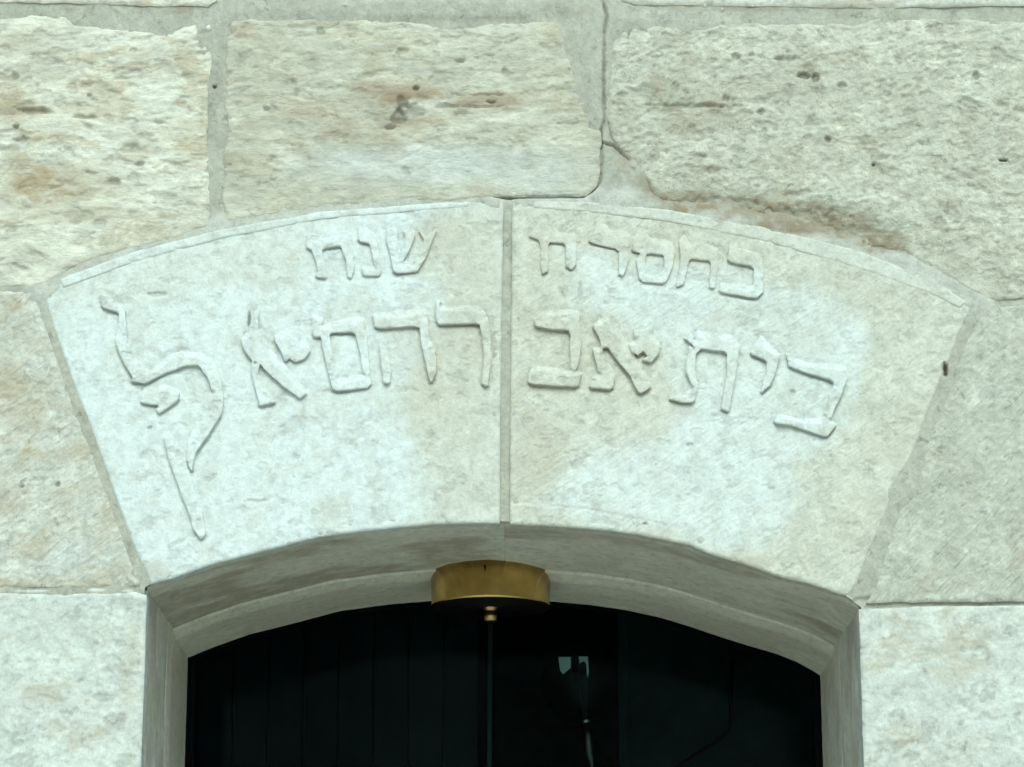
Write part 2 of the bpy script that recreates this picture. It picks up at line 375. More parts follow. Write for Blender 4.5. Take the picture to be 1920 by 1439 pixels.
RK = 0.42
BROWN_GAP = WP([(1196, 300), (1212, 330), (1238, 358), (1330, 374), (1450, 374), (1560, 394), (1640, 424), (1704, 474), (1640, 468), (1540, 442), (1430, 420), (1320, 404), (1236, 388), (1196, 345)])  # brown dirt plus the gap's shade, painted as one band
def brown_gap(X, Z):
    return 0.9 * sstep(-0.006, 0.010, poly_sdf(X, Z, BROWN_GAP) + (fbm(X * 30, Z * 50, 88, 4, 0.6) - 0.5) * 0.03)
def rough_h(seed, A=0.006, bed=0.003, fine=0.0012, pit=0.004, pit_lo=0.60, sx=9, sz=20, bulge=0.006, level=0.002, arch=0.0, stains=(), marks=(), stain_bg=0.0, pit_dirt=0.35, wash=0.0, tool=0.0, washes=()):
    def f(X, Z, s):
        m = np.ones(X.shape)
        if arch: m = sstep(0.012, arch, line_dist(X, Z, EXT_W))
        wx = X + (vnoise(X * 14, Z * 14, seed) - 0.5) * 0.03; wz = Z + (vnoise(X * 11, Z * 11, seed + 5) - 0.5) * 0.03
        big = fbm(wx * sx, wz * sz, seed, 5, 0.55) - 0.5
        beds = fbm(wx * sx * 1.6, wz * sz * 3.6, seed + 20, 4, 0.6) - 0.5
        fin = fbm(X * 110, Z * 150, seed + 40, 3, 0.6) - 0.5
        p = fbm(wx * sx * 4.5, wz * sz * 4.2, seed + 60, 3, 0.55)
        pm = sstep(pit_lo, pit_lo + 0.10, p) * m
        h = 0.5 * level + 0.45 * bulge * sstep(0.0, 0.05, s) * m + RK * m * (A * 2 * big + bed * 2 * beds) + fine * 2 * fin * (0.45 + 0.55 * m) - RK * pit * pm
        dirt = 0.6 * pit_dirt * pm * sstep(0.35, 0.65, fbm(X * 20, Z * 20, seed + 80, 3))
        h, dirt = pits(X, Z, h, dirt, marks)
        st = np.minimum(1, blobs(X, Z, stains)) * sstep(0.26, 0.52, fbm(wx * 14, wz * 30, seed + 90, 4, 0.6))
        st = np.maximum(st, stain_bg * sstep(0.55, 0.75, fbm(wx * 10, wz * 22, seed + 95, 4)))
        st = np.maximum(st, 0.45 * sstep(0.10, 0.32, -(big + beds * 0.7)) * m)
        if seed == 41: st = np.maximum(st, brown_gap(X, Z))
        wa = np.full(X.shape, wash) if not len(washes) else np.maximum(wash, blobs(X, Z, washes))
        return h, np.stack([st, dirt, wa, np.full(X.shape, tool)], -1)
    return f

def smooth_h(seed, level=0.0, und=0.0008, fine=0.0005, marks=(), stains=(), washes=None, tool=0.3, pit=0.0008, pit_lo=0.67, wash=0.0):
    def f(X, Z, s):
        h = level + und * 2 * (fbm(X * 16, Z * 16, seed, 4) - 0.5) + fine * 2 * (fbm(X * 130, Z * 160, seed + 30, 3, 0.6) - 0.5)
        pm = sstep(pit_lo, pit_lo + 0.07, fbm(X * 42, Z * 62, seed + 60, 3, 0.55))
        h = h - pit * pm; dirt = 0.12 * pm
        h, dirt = pits(X, Z, h, dirt, marks)
        st = blobs(X, Z, stains) * sstep(0.35, 0.6, fbm(X * 18, Z * 26, seed + 90, 4, 0.6))
        if washes is None: wa = np.full(X.shape, wash)
        else: wa = washes(X, Z)
        return h, np.stack([st, dirt, wa, np.full(X.shape, tool)], -1)
    return f

def add_stone(key, g, hf, mat, warp=0.002, edge=0.006, edge_d=0.0022, drop=0.03, name='stone', seed=1):
    poly = SP[key]
    def sdf(X, Z):
        return poly_sdf(X, Z, poly) + (fbm(X * 30, Z * 30, seed + 200, 4, 0.65) - 0.5) * 2.4 * warp
    return relief(name, sdf, bbox_of(poly), g, hf, mat, wall, drop, edge, edge_d)

G = 0.0022
add_stone('top_left', 0.003, rough_h(11, level=0.004, bulge=0.004), M_CREAM, 0.002, seed=11)
add_stone('top_mid', 0.004, rough_h(12, level=0.002), M_BEDDED, 0.002, seed=12)
add_stone('top_right', 0.003, rough_h(13, level=0.004, bulge=0.004, A=0.003), M_PALE, 0.002, seed=13)
add_stone('mid_left', G, rough_h(21, A=0.006, bed=0.0045, pit=0.005, pit_lo=0.57, bulge=0.008, arch=0.055, stain_bg=0.35,
          stains=[(90, 345, 130, 75, 0.95), (20, 190, 70, 60, 0.8), (215, 215, 40, 30, 0.7), (250, 285, 60, 30, 0.6), (70, 210, 60, 14, 0.8), (150, 400, 150, 30, 0.55), (100, 260, 40, 20, 0.7)],
          marks=[(30, 240, 6, 5, 0.006, 0.9), (35, 265, 18, 7, 0.007, 0.5), (65, 210, 26, 7, 0.006, 0.5), (215, 342, 14, 8, 0.006, 0.5), (260, 310, 12, 5, 0.005, 0.5), (300, 232, 14, 6, 0.005, 0.5),
                 (168, 180, 5, 4, 0.004, 0.7), (250, 95, 8, 5, 0.004, 0.4), (30, 145, 9, 7, 0.005, 0.5), (250, 335, 14, 14, 0.004, 0.25), (160, 222, 22, 5, 0.005, 0.4), (240, 280, 20, 12, 0.005, 0.3)]), M_CREAM, 0.0035, seed=21)
add_stone('mid_mid', G, rough_h(31, A=0.0055, bed=0.004, pit=0.004, pit_lo=0.60, bulge=0.008, arch=0.11, stain_bg=0.2, pit_dirt=0.3,
          stains=[(760, 200, 150, 60, 1.0), (900, 190, 130, 30, 0.8), (600, 230, 140, 50, 0.65), (480, 260, 70, 50, 0.5), (700, 170, 80, 30, 0.7), (690, 260, 120, 30, 0.6), (980, 170, 60, 20, 0.6)],
          washes=[(780, 310, 330, 55, 0.5), (1000, 320, 150, 60, 0.4)],
          marks=[(780, 168, 8, 5, 0.007, 0.94), (757, 196, 13, 20, 0.004, 0.7), (745, 222, 16, 14, 0.006, 0.7), (735, 240, 12, 6, 0.005, 0.7), (918, 193, 12, 3.5, 0.006, 0.9), (822, 150, 25, 20, 0.004, 0.18), (770, 210, 24, 18, 0.005, 0.5),
                 (885, 263, 14, 6, 0.004, 0.4), (755, 98, 14, 8, 0.005, 0.4), (862, 117, 8, 3, 0.005, 0.6), (945, 135, 7, 6, 0.005, 0.5), (600, 60, 9, 9, 0.005, 0.4), (500, 207, 7, 6, 0.006, 0.6), (555, 175, 7, 8, 0.005, 0.5),
                 (900, 180, 70, 3, 0.004, 0.2), (880, 203, 70, 3, 0.004, 0.2), (760, 322, 8, 12, 0.003, 0.3)]), M_BEDDED, 0.003, seed=31)
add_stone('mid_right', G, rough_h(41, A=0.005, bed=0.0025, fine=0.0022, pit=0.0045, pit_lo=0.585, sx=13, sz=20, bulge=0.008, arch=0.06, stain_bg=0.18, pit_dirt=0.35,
          stains=[(1290, 205, 110, 22, 0.8), (1390, 225, 60, 22, 0.7), (1230, 170, 30, 50, 0.6), (1290, 372, 90, 22, 1.3), (1380, 392, 130, 30, 1.5), (1480, 405, 140, 36, 1.6), (1580, 425, 110, 34, 1.5), (1650, 455, 70, 26, 1.4), (1500, 140, 60, 30, 0.4), (1800, 380, 60, 30, 0.3)],  # the strongest also paint the shade in the gap over the arch
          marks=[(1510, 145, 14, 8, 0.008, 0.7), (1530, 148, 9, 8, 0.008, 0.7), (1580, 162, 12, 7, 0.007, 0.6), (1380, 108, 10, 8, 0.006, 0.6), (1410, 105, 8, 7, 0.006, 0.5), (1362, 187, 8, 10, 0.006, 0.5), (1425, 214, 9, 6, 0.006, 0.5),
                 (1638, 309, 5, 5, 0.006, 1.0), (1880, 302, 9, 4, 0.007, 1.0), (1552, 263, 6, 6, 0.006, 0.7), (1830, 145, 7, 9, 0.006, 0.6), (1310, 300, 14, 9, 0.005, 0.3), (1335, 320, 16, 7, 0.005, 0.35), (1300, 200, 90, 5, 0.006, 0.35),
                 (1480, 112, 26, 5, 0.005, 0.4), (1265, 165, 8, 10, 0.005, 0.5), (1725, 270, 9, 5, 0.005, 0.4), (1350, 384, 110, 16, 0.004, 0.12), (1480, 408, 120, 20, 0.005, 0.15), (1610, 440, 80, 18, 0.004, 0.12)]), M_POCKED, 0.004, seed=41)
add_stone('spring_left', G, rough_h(51, A=0.0025, bed=0.001, fine=0.0018, pit=0.0025, pit_lo=0.61, sx=14, sz=15, bulge=0.003, level=0.001, tool=1.0, stain_bg=0.3, pit_dirt=0.25,
          stains=[(20, 720, 60, 60, 0.6), (40, 780, 60, 40, 0.5), (60, 1020, 60, 40, 0.5), (20, 940, 50, 40, 0.6), (20, 575, 40, 30, 0.5)], washes=[(150, 1050, 130, 50, 0.3)],
          marks=[(43, 913, 5, 4, 0.004, 0.6), (108, 909, 4, 5, 0.005, 0.7)]), M_TOOLED, 0.0015, seed=51)
add_stone('spring_right', G, rough_h(61, A=0.0018, bed=0.0006, fine=0.0014, pit=0.0018, pit_lo=0.64, sx=12, sz=12, bulge=0.003, level=0.001, tool=0.8, pit_dirt=0.2), M_COMBED, 0.002, seed=61)
add_stone('jamb_left', G, rough_h(71, A=0.0022, bed=0.001, fine=0.0012, pit=0.003, pit_lo=0.60, sx=14, sz=16, bulge=0.002, level=0.0, wash=0.35, tool=0.3, stain_bg=0.15, pit_dirt=0.35, stains=[(245, 1260, 26, 110, 0.35)]), M_PALE, 0.0008, edge=0.006, edge_d=0.003, seed=71)
add_stone('jamb_right', G, rough_h(81, A=0.0022, bed=0.0008, fine=0.0013, pit=0.003, pit_lo=0.61, sx=15, sz=15, bulge=0.002, level=0.0, wash=0.25, tool=0.3, stain_bg=0.12, pit_dirt=0.35), M_PALE, 0.0008, edge=0.006, edge_d=0.003, seed=81)

# ------------------------------------------------------------------ the two lettered arch stones
def soft_poly(X, Z, pts, w=0.022, seed=3):
    return sstep(-w, w, poly_sdf(X, Z, WP(pts)) + (fbm(X * 22, Z * 22, seed, 4, 0.6) - 0.5) * 0.065)
def wash_left(X, Z):
    bare = soft_poly(X, Z, [(800, 385), (960, 360), (960, 1000), (800, 1000), (805, 900), (745, 800), (760, 700), (830, 620), (790, 480)])
    bare = np.maximum(bare, 0.6 * soft_poly(X, Z, [(690, 590), (950, 560), (950, 700), (720, 690)]))
    bare = np.maximum(bare, 0.45 * soft_poly(X, Z, [(60, 560), (300, 470), (560, 420), (560, 520), (250, 590)], 0.03))
    return 0.86 - 0.62 * bare
def wash_right(X, Z):
    m = soft_poly(X, Z, [(1080, 470), (1420, 520), (1620, 590), (1600, 720), (1560, 830), (1470, 860), (1480, 1010), (1330, 1020), (1100, 985), (1010, 950), (1120, 860), (1290, 765), (1240, 690), (1170, 600), (1080, 560)], 0.028, 8)
    return 0.14 + 0.62 * m
MV_L = [(467, 605, 4, 20, 0.005, 0.9), (462, 628, 6, 8, 0.004, 0.5), (295, 552, 22, 5, 0.003, 0.3), (280, 803, 5, 4, 0.003, 0.4), (600, 1000, 4, 3, 0.002, 0.3), (480, 940, 30, 4, 0.002, 0.15)]
MV_R = [(1771, 690, 4, 10, 0.007, 1.0), (1210, 982, 6, 3, 0.003, 0.7), (1486, 738, 6, 9, 0.004, 0.3), (1295, 836, 9, 5, 0.003, 0.25), (1087, 548, 5, 18, 0.003, 0.35)]
# ------------------------------------------------------------------ raised letters
def zmap(x0, y0, sc): return lambda pts: [(x0 + sc * a, y0 + sc * b) for a, b in pts]
A_ = zmap(540, 400, .27795); B_ = zmap(940, 380, .36458)
Z4 = zmap(160, 520, .3612); Z5 = zmap(440, 540, .18072); Z6 = zmap(680, 540, .16677); Z7 = zmap(970, 560, .15625); Z8 = zmap(1230, 600, .20833)
LETTERS = [
 # (parent, height, outlines, holes)
 ('L', .0052, [A_([(135, 135), (205, 155), (225, 185), (350, 160), (400, 175), (430, 240), (447, 350), (425, 442), (405, 430), (395, 330), (362, 218), (225, 243), (250, 370), (258, 440), (190, 430), (205, 390), (195, 340), (165, 250), (130, 235)])], []),
 ('L', .0052, [A_([(475, 90), (540, 110), (590, 150), (610, 260), (625, 400), (612, 425), (508, 425), (500, 370), (590, 370), (575, 290), (553, 208), (480, 190)])], []),
 ('L', .0052, [A_([(665, 105), (730, 110), (735, 180), (770, 330), (715, 385), (690, 270), (665, 190)]), A_([(780, 120), (850, 110), (855, 160), (815, 260), (770, 335), (740, 320), (790, 230), (795, 170)]),
             A_([(885, 120), (930, 165), (1000, 115), (970, 190), (935, 290), (870, 395), (820, 385), (880, 270), (920, 190)]), A_([(700, 325), (720, 405), (868, 395), (890, 340), (780, 330)])], []),
 ('R', .0048, [B_([(140, 175), (195, 110), (225, 88), (262, 120), (290, 158), (385, 168), (380, 320), (360, 345), (335, 330), (330, 212), (240, 203), (236, 355), (210, 370), (198, 195)])], []),
 ('R', .0048, [B_([(450, 205), (480, 150), (505, 105), (540, 120), (560, 150), (655, 155), (652, 300), (625, 380), (605, 370), (605, 240)])], []),
 ('R', .0048, [B_([(680, 180), (740, 150), (760, 185), (870, 200), (890, 250), (875, 340), (838, 420), (715, 405), (695, 300), (720, 262), (675, 248)])], [B_([(745, 262), (840, 268), (838, 340), (812, 385), (750, 375), (735, 310)])]),
 ('R', .0048, [B_([(915, 200), (940, 170), (970, 215), (1110, 235), (1115, 290), (1095, 440), (1070, 440), (1078, 302), (965, 288), (935, 420), (900, 432), (925, 300)])], []),
 ('R', .0048, [B_([(1165, 305), (1170, 230), (1200, 200), (1220, 240), (1320, 265), (1345, 310), (1342, 460), (1312, 495), (1118, 462), (1130, 415), (1295, 440), (1300, 332)])], []),
 # second row
 ('L', .009, [Z4([(78, 78), (135, 110), (205, 160), (218, 330), (245, 400), (295, 470), (340, 490), (430, 412), (500, 388), (600, 398), (680, 450), (705, 540), (718, 650), (702, 722), (645, 812), (572, 915), (560, 960), (552, 1012),
                 (530, 940), (540, 850), (590, 720), (640, 612), (660, 590), (640, 520), (590, 462), (520, 462), (400, 505), (318, 550), (240, 546), (250, 525), (210, 460), (180, 400), (160, 335), (176, 260), (178, 186), (90, 160)])], []),
 ('L', .009, [Z4([(310, 575), (420, 560), (490, 600), (482, 642), (385, 708), (374, 692), (387, 668), (290, 655), (300, 600)]),
             Z4([(405, 830), (440, 960), (480, 1060), (510, 1150), (545, 1240), (565, 1310), (600, 1362), (625, 1335), (608, 1220), (578, 1150), (555, 1060), (500, 900), (435, 800)])], []),
 ('L', .009, [Z5([(215, 240), (200, 330), (130, 450), (72, 530), (85, 600), (120, 680), (190, 765), (265, 792), (400, 932), (540, 1052), (680, 1147), (748, 1105), (700, 1030), (560, 860), (430, 700), (300, 545), (245, 410), (250, 220)]),
             Z5([(190, 760), (178, 800), (185, 900), (210, 1010), (250, 1150), (265, 1228), (432, 1193), (340, 1120), (290, 1000), (235, 880), (262, 790)]),
             Z5([(420, 500), (560, 440), (700, 500), (760, 600), (780, 660), (720, 740), (630, 772), (570, 722), (530, 764), (490, 672), (428, 570)])], []),
 ('L', .009, [Z5([(815, 280), (915, 310), (920, 395), (1010, 360), (1330, 300), (1365, 500), (1390, 750), (1412, 1032), (1025, 1080), (970, 850), (930, 680), (897, 510), (830, 517), (812, 480)])],
            [Z5([(978, 468), (1255, 460), (1300, 660), (1340, 870), (1330, 905), (1085, 960), (1010, 700)])]),
 ('L', .011, [Z6([(120, 290), (400, 285), (600, 240), (705, 258), (730, 440), (742, 560), (815, 740), (825, 950), (770, 1072), (740, 980), (700, 800), (660, 600), (645, 438), (150, 463)]),
             Z6([(190, 630), (240, 650), (275, 760), (322, 940), (302, 1082), (240, 1072), (210, 830)])], []),
 ('L', .011, [Z6([(828, 135), (882, 138), (888, 205), (1290, 205), (1370, 270), (1410, 380), (1432, 560), (1442, 800), (1420, 960), (1400, 1110), (1345, 1085), (1352, 1000), (1362, 800), (1350, 560), (1318, 404), (865, 418), (840, 380), (820, 280)])], []),
 ('R', .011, [Z7([(200, 240), (360, 150), (650, 138), (735, 160), (745, 250), (762, 580), (735, 760), (690, 880), (770, 900), (720, 1070), (130, 1032), (165, 850), (220, 808), (440, 840), (600, 880), (640, 870), (640, 402), (430, 377), (210, 340)])], []),
 ('R', .011, [Z7([(910, 340), (1000, 512), (1010, 600), (1085, 592), (1200, 742), (1350, 932), (1465, 1152), (1602, 1060), (1500, 850), (1370, 640), (1240, 410), (1150, 340), (1065, 228), (960, 280)]),
             Z7([(905, 600), (1010, 598), (1020, 660), (1130, 840), (1165, 950), (1130, 1095), (870, 1082), (920, 920), (975, 900), (950, 780)]),
             Z7([(1400, 370), (1500, 320), (1600, 250), (1620, 400), (1710, 560), (1690, 680), (1600, 775), (1500, 750), (1555, 692), (1510, 637), (1440, 697), (1370, 640), (1330, 570), (1400, 480)])], []),
 ('R', .010, [Z8([(250, 165), (330, 235), (370, 300), (402, 262), (640, 298), (640, 480), (588, 802), (652, 825), (712, 480), (745, 250), (690, 150), (600, 130), (440, 130), (370, 92), (330, 190)]),
             Z8([(300, 232), (372, 280), (350, 330), (345, 480), (370, 610), (332, 747), (230, 747), (120, 715), (200, 690), (320, 620), (330, 590), (266, 480), (285, 330)])], []),
 ('R', .009, [Z8([(855, 310), (1000, 378), (990, 500), (940, 667), (1030, 585), (1080, 440), (1112, 320), (1040, 260), (950, 140), (880, 230)])], []),
 ('R', .010, [Z8([(1170, 298), (1230, 345), (1400, 400), (1560, 405), (1705, 430), (1714, 530), (1667, 670), (1600, 800), (1568, 890), (1620, 952), (1525, 1057), (1240, 962), (1065, 932), (1095, 850), (1300, 900), (1500, 890), (1560, 700), (1605, 560), (1200, 428)])], []),
]
def chaikin(p, r=0.11):
    out = []
    for (a, b), (c, d) in zip(p, p[1:] + p[:1]):
        out += [(a + (c - a) * r, b + (d - b) * r), (c + (a - c) * r, d + (b - d) * r)]
    return out
def letters_sdf(X, Z, side):
    s_ = np.full(X.shape, -1.0)
    for par, hh, outs, holes in LETTERS:
        if par != side: continue
        P = [WP(chaikin(p)) for p in outs]; Q = np.array([q for p in P for q in p])
        m = (X > Q[:, 0].min() - 0.03) & (X < Q[:, 0].max() + 0.03) & (Z > Q[:, 1].min() - 0.03) & (Z < Q[:, 1].max() + 0.03)
        if not m.any(): continue
        xs, zs = X[m], Z[m]; t = np.full(xs.shape, -1.0)
        for p in P: t = np.maximum(t, poly_sdf(xs, zs, p))
        for p in holes: t = np.minimum(t, -poly_sdf(xs, zs, WP(chaikin(p))))
        s_[m] = np.maximum(s_[m], t)
    return s_
def cut_ground(X, Z, h, side):
    """the ground is cut in below the letters; their upper edges have worn away"""
    ep = 0.0008
    t = letters_sdf(X, Z, side); gz = (letters_sdf(X, Z + ep, side) - letters_sdf(X, Z - ep, side)) / (2 * ep)
    d = -t + (fbm(X * 60, Z * 60, 77, 3) - 0.5) * 0.002
    down = sstep(0.15, 0.75, gz)
    w = 0.4 + 0.6 * sstep(0.3, 0.6, fbm(X * 14, Z * 14, 78, 2))
    return h - 0.0010 * (1 - sstep(0.002, 0.010, d)) - 0.0034 * down * w * (1 - sstep(0.0012, 0.0045, d))
def h_left(X, Z, s):
    h, p = smooth_h(91, marks=MV_L, washes=wash_left, tool=0.15, stains=[(840, 600, 120, 320, 0.3), (280, 1070, 60, 30, 0.5)])(X, Z, s)
    return cut_ground(X, Z, h, 'L'), p
def h_right(X, Z, s):
    h, p = smooth_h(95, marks=MV_R, washes=wash_right, tool=0.9, und=0.001, stains=[(1000, 800, 70, 250, 0.35), (1500, 600, 260, 120, 0.2), (1640, 900, 120, 220, 0.2), (1400, 1055, 160, 20, 0.5)])(X, Z, s)
    for a, b in (((965, 938), (1270, 765)), ((990, 915), (1200, 800)), ((1010, 890), (1130, 820)), ((1030, 930), (1160, 850)), ((960, 940), (1040, 940))):   # drag marks of the chisel
        d = line_dist(X, Z, WP([a, b])); h = h - 0.0006 * (1 - sstep(0.0006, 0.005, d))
    d = line_dist(X, Z, WP([(965, 942), (1100, 955), (1250, 985)])); h = h - 0.0007 * (1 - sstep(0.0006, 0.0035, d))
    return cut_ground(X, Z, h, 'R'), p
vl = add_stone('voussoir_left', 0.0014, h_left, M_VOUSS, 0.0005, edge=0.006, edge_d=0.003, drop=0.022, name='voussoir', seed=91)
vl['label'] = 'left half of the lettered arch lintel'
vr = add_stone('voussoir_right', 0.0014, h_right, M_VOUSS, 0.0007, edge=0.006, edge_d=0.003, drop=0.022, name='voussoir', seed=95)
vr['label'] = 'right half of the lettered arch lintel'

# raised fillet along the top of both stones
def fillet(pts_top, pts_bot, par, seed, wash):
    poly = WP(pts_top) + list(reversed(WP(pts_bot)))
    def sdf(X, Z): return poly_sdf(X, Z, poly) + (fbm(X * 40, Z * 40, seed, 3) - 0.5) * 0.0016
    def hf(X, Z, s):
        h, p = smooth_h(seed, 0.0015, 0.0007, 0.0004, tool=0.1, washes=wash)(X, Z, s); return h, p
    return relief('border', sdf, bbox_of(poly), 0.0016, hf, M_VOUSS, par, 0.006, 0.0025, 0.001)
fillet([(112, 524), (250, 473), (415, 431), (600, 398), (800, 383), (880, 380)], [(118, 540), (255, 490), (415, 447), (600, 411), (800, 394), (878, 388)], vl, 101, lambda X, Z: 0.1 + 0.85 * wash_left(X, Z))
fillet([(1000, 377), (1100, 380), (1250, 394), (1420, 424), (1600, 468), (1750, 526), (1812, 566)], [(1000, 391), (1100, 397), (1250, 415), (1420, 449), (1600, 500), (1760, 556), (1800, 578)], vr, 105, lambda X, Z: 0.15 + 0.8 * wash_right(X, Z))

for i, (side, hh, outs, holes) in enumerate(LETTERS):
    par = vl if side == 'L' else vr
    OW = [WP(chaikin(p)) for p in outs]; HW = [WP(chaikin(p)) for p in holes]
    allp = [q for p in OW for q in p]
    def sdf(X, Z, OW=OW, HW=HW, i=i):
        s = poly_sdf(X, Z, OW[0])
        for p in OW[1:]: s = np.maximum(s, poly_sdf(X, Z, p))
        for p in HW: s = np.minimum(s, -poly_sdf(X, Z, p))
        return s + 0.0006 + (fbm(X * 70, Z * 70, 300 + i, 3) - 0.5) * 0.0022
    wf = wash_left if par is vl else wash_right
    def hf(X, Z, s, hh=hh, i=i, wf=wf, sdf=sdf):
        h, p = smooth_h(120 + i, 0, 0.0012, 0.0006, tool=0.1, washes=wf, pit=0.001)(X, Z, s)
        ep = 0.0035; gz = (sdf(X, Z + ep) - sdf(X, Z - ep)) / (2 * ep)
        up = sstep(0.05, 0.7, -gz); wear = 0.45 + 0.4 * sstep(0.35, 0.6, fbm(X * 18, Z * 18, 420 + i, 3))
        wear = wear * (0.55 if hh < 0.006 else 1.0)
        return h + hh * (0.85 if hh < 0.006 else 0.7) * (1 - wear * up * (1 - sstep(0.0, 0.011, s))) + 0.0012 * (fbm(X * 20, Z * 20, 400 + i, 3) - 0.5), p
    relief('letter', sdf, bbox_of(allp), 0.0012, hf, M_VOUSS, par, 0.014, 0.0012, 0.0006)

# ------------------------------------------------------------------ mortar between the stones
KEYS = [k for k in SP]
CRACKS = [WP([(1128, -40), (1130, 0), (1138, 30), (1133, 60), (1132, 150), (1133, 225), (1126, 246), (1129, 300), (1125, 340), (1114, 356), (1094, 369), (950, 371), (925, 368), (896, 358)]),
          WP([(1126, 265), (1150, 272), (1180, 300)])]
MB = [(W(-300, 700)[0] + 0.004, W(2230, 700)[0] - 0.004, 1.88, W(960, -320)[1])]
def mortar_sdf(X, Z):
    rect = poly_sdf(X, Z, [(MB[0][0], MB[0][2]), (MB[0][1], MB[0][2]), (MB[0][1], MB[0][3]), (MB[0][0], MB[0][3])])
    s = np.minimum(rect, -poly_sdf(X, Z, OPENING) - 0.004)
    for k in KEYS: s = np.minimum(s, 0.012 - poly_sdf(X, Z, SP[k]))
    return s
WHITE_SPOTS = [(391, 53, 6, 7, 1.0), (1354, 18, 4, 4, 1.0), (1322, 10, 4, 4, 1.0), (60, 1108, 40, 3, 1.0), (180, 1106, 26, 3, 0.9), (240, 1107, 14, 3, 0.9)]
def mortar_h(X, Z, s):
    h = -0.002 + 0.0022 * (fbm(X * 12, Z * 12, 500, 4) - 0.5) * 2 + 0.0016 * (fbm(X * 90, Z * 90, 510, 4, 0.6) - 0.5)
    h = h + 0.003 * blobs(X, Z, [(1100, 120, 60, 170, 1), (780, 15, 420, 30, 1), (1180, 330, 70, 90, 0.6), (1200, 40, 120, 40, 0.7), (390, 70, 40, 50, 0.8), (1420, 420, 320, 30, 0.6), (300, 1085, 40, 24, 0.9), (1690, 920, 40, 40, 0.8), (410, 200, 30, 140, 0.4)])
    dirt = 0.35 * (1 - sstep(0.0, 0.0045, np.abs(X - W(949, 700)[0]) - 0.004)) * 0
    for c in CRACKS:
        d = line_dist(X, Z, c) + (vnoise(X * 200, Z * 200, 6) - 0.5) * 0.0016
        m = 1 - sstep(0.0006, 0.0028, d); h = h - 0.006 * m; dirt = np.maximum(dirt, 0.35 * m)
    d = np.minimum(line_dist(X, Z, WP([(951, 372), (948, 700), (946, 982)])), line_dist(X, Z, WP([(1610, 1133), (1920, 1131)])))
    h = h - 0.0045 * (1 - sstep(0.008, 0.012, d))
    h = h + 0.0022 * (1 - sstep(0.006, 0.022, line_dist(X, Z, EXT_W)))          # smeared along the back of the arch
    h, dirt = pits(X, Z, h, dirt, [(402, 163, 5, 5, 0.006, 1.0), (1774, 692, 4, 11, 0.008, 1.0)])
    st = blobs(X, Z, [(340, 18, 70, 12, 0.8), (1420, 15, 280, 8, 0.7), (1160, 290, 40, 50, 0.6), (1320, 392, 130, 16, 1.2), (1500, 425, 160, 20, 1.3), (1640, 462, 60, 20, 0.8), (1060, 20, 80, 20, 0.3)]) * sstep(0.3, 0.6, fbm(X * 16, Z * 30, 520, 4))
    st = np.maximum(st, brown_gap(X, Z))  # gap band carries painted shade along with brown dirt
    wa = blobs(X, Z, WHITE_SPOTS) + 0.25 * (1 - sstep(0.01, 0.04, line_dist(X, Z, EXT_W)))
    h = h + 0.004 * blobs(X, Z, WHITE_SPOTS[:3])
    return h, np.stack([st, dirt, np.clip(wa, 0, 1), np.zeros(X.shape)], -1)
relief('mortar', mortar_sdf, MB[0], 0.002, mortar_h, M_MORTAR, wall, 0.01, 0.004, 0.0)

# body of the wall behind the facing, with the doorway cut through
def wall_body():
    x0, x1, z1 = -2.6, 2.6, 4.4
    ins = [(x, z + 0.02) for x, z in INTR_W]; ins[0] = (XL - 0.02, Z_L + 0.01); ins[-1] = (XR + 0.02, Z_R + 0.01)
    V = []; Fq = []
    for y in (0.034, DEPTH - 0.01):
        b = len(V)
        V += [(x0, y, 0), (x0, y, z1), (x1, y, z1), (x1, y, 0), (XR + 0.02, y, 0)] + [(p[0], y, p[1]) for p in reversed(ins)] + [(XL - 0.02, y, 0)]
    n = len(V) // 2
    Fq.append(tuple(range(n))[::-1]); Fq.append(tuple(range(n, 2 * n)))
    for k in range(n): Fq.append((k, (k + 1) % n, n + (k + 1) % n, n + k))
    return V, Fq
V, Fq = wall_body(); mesh_obj('wall_core', V, Fq, M_MORTAR, wall, None, False)

# further courses of the same wall, outside the frame
rng = np.random.default_rng(3)
def course(xa, xb, za, zb):
    x = xa
    while x < xb - 0.05:
        w = min(float(rng.uniform(0.42, 0.66)), xb - x)
        if xb - x - w < 0.2: w = xb - x
        key = 'c%.2f_%.2f' % (x, za)
        j = 0.006
        SP[key] = [(x + j, za + j), (x + w - j, za + j), (x + w - j, zb - j), (x + j, zb - j)]
        sd = int(rng.integers(600, 900))
        add_stone(key, 0.011, rough_h(sd, A=0.005, bed=0.003, pit=0.003, level=0.002), [M_CREAM, M_BEDDED, M_POCKED, M_TOOLED][sd % 4], 0.002, seed=sd)
        x += w
XA, XB = W(-300, 700)[0], W(2230, 700)[0]
zt = W(960, -320)[1]
rows = [(0.0, 0.46), (0.46, 0.93), (0.93, 1.4), (1.4, 1.86)]
for za, zb in rows:
    course(-2.6, XL + 0.006, za, zb); course(XR - 0.006, 2.6, za, zb)
for za, zb in [(1.86, W(0, 1106)[1]), (W(0, 1106)[1], W(0, 545)[1]), (W(0, 545)[1], W(0, 20)[1]), (W(0, 20)[1], zt)]:
    course(-2.6, XA, za, zb); course(XB, 2.6, za, zb)
course(-2.6, 2.6, zt, 4.4)

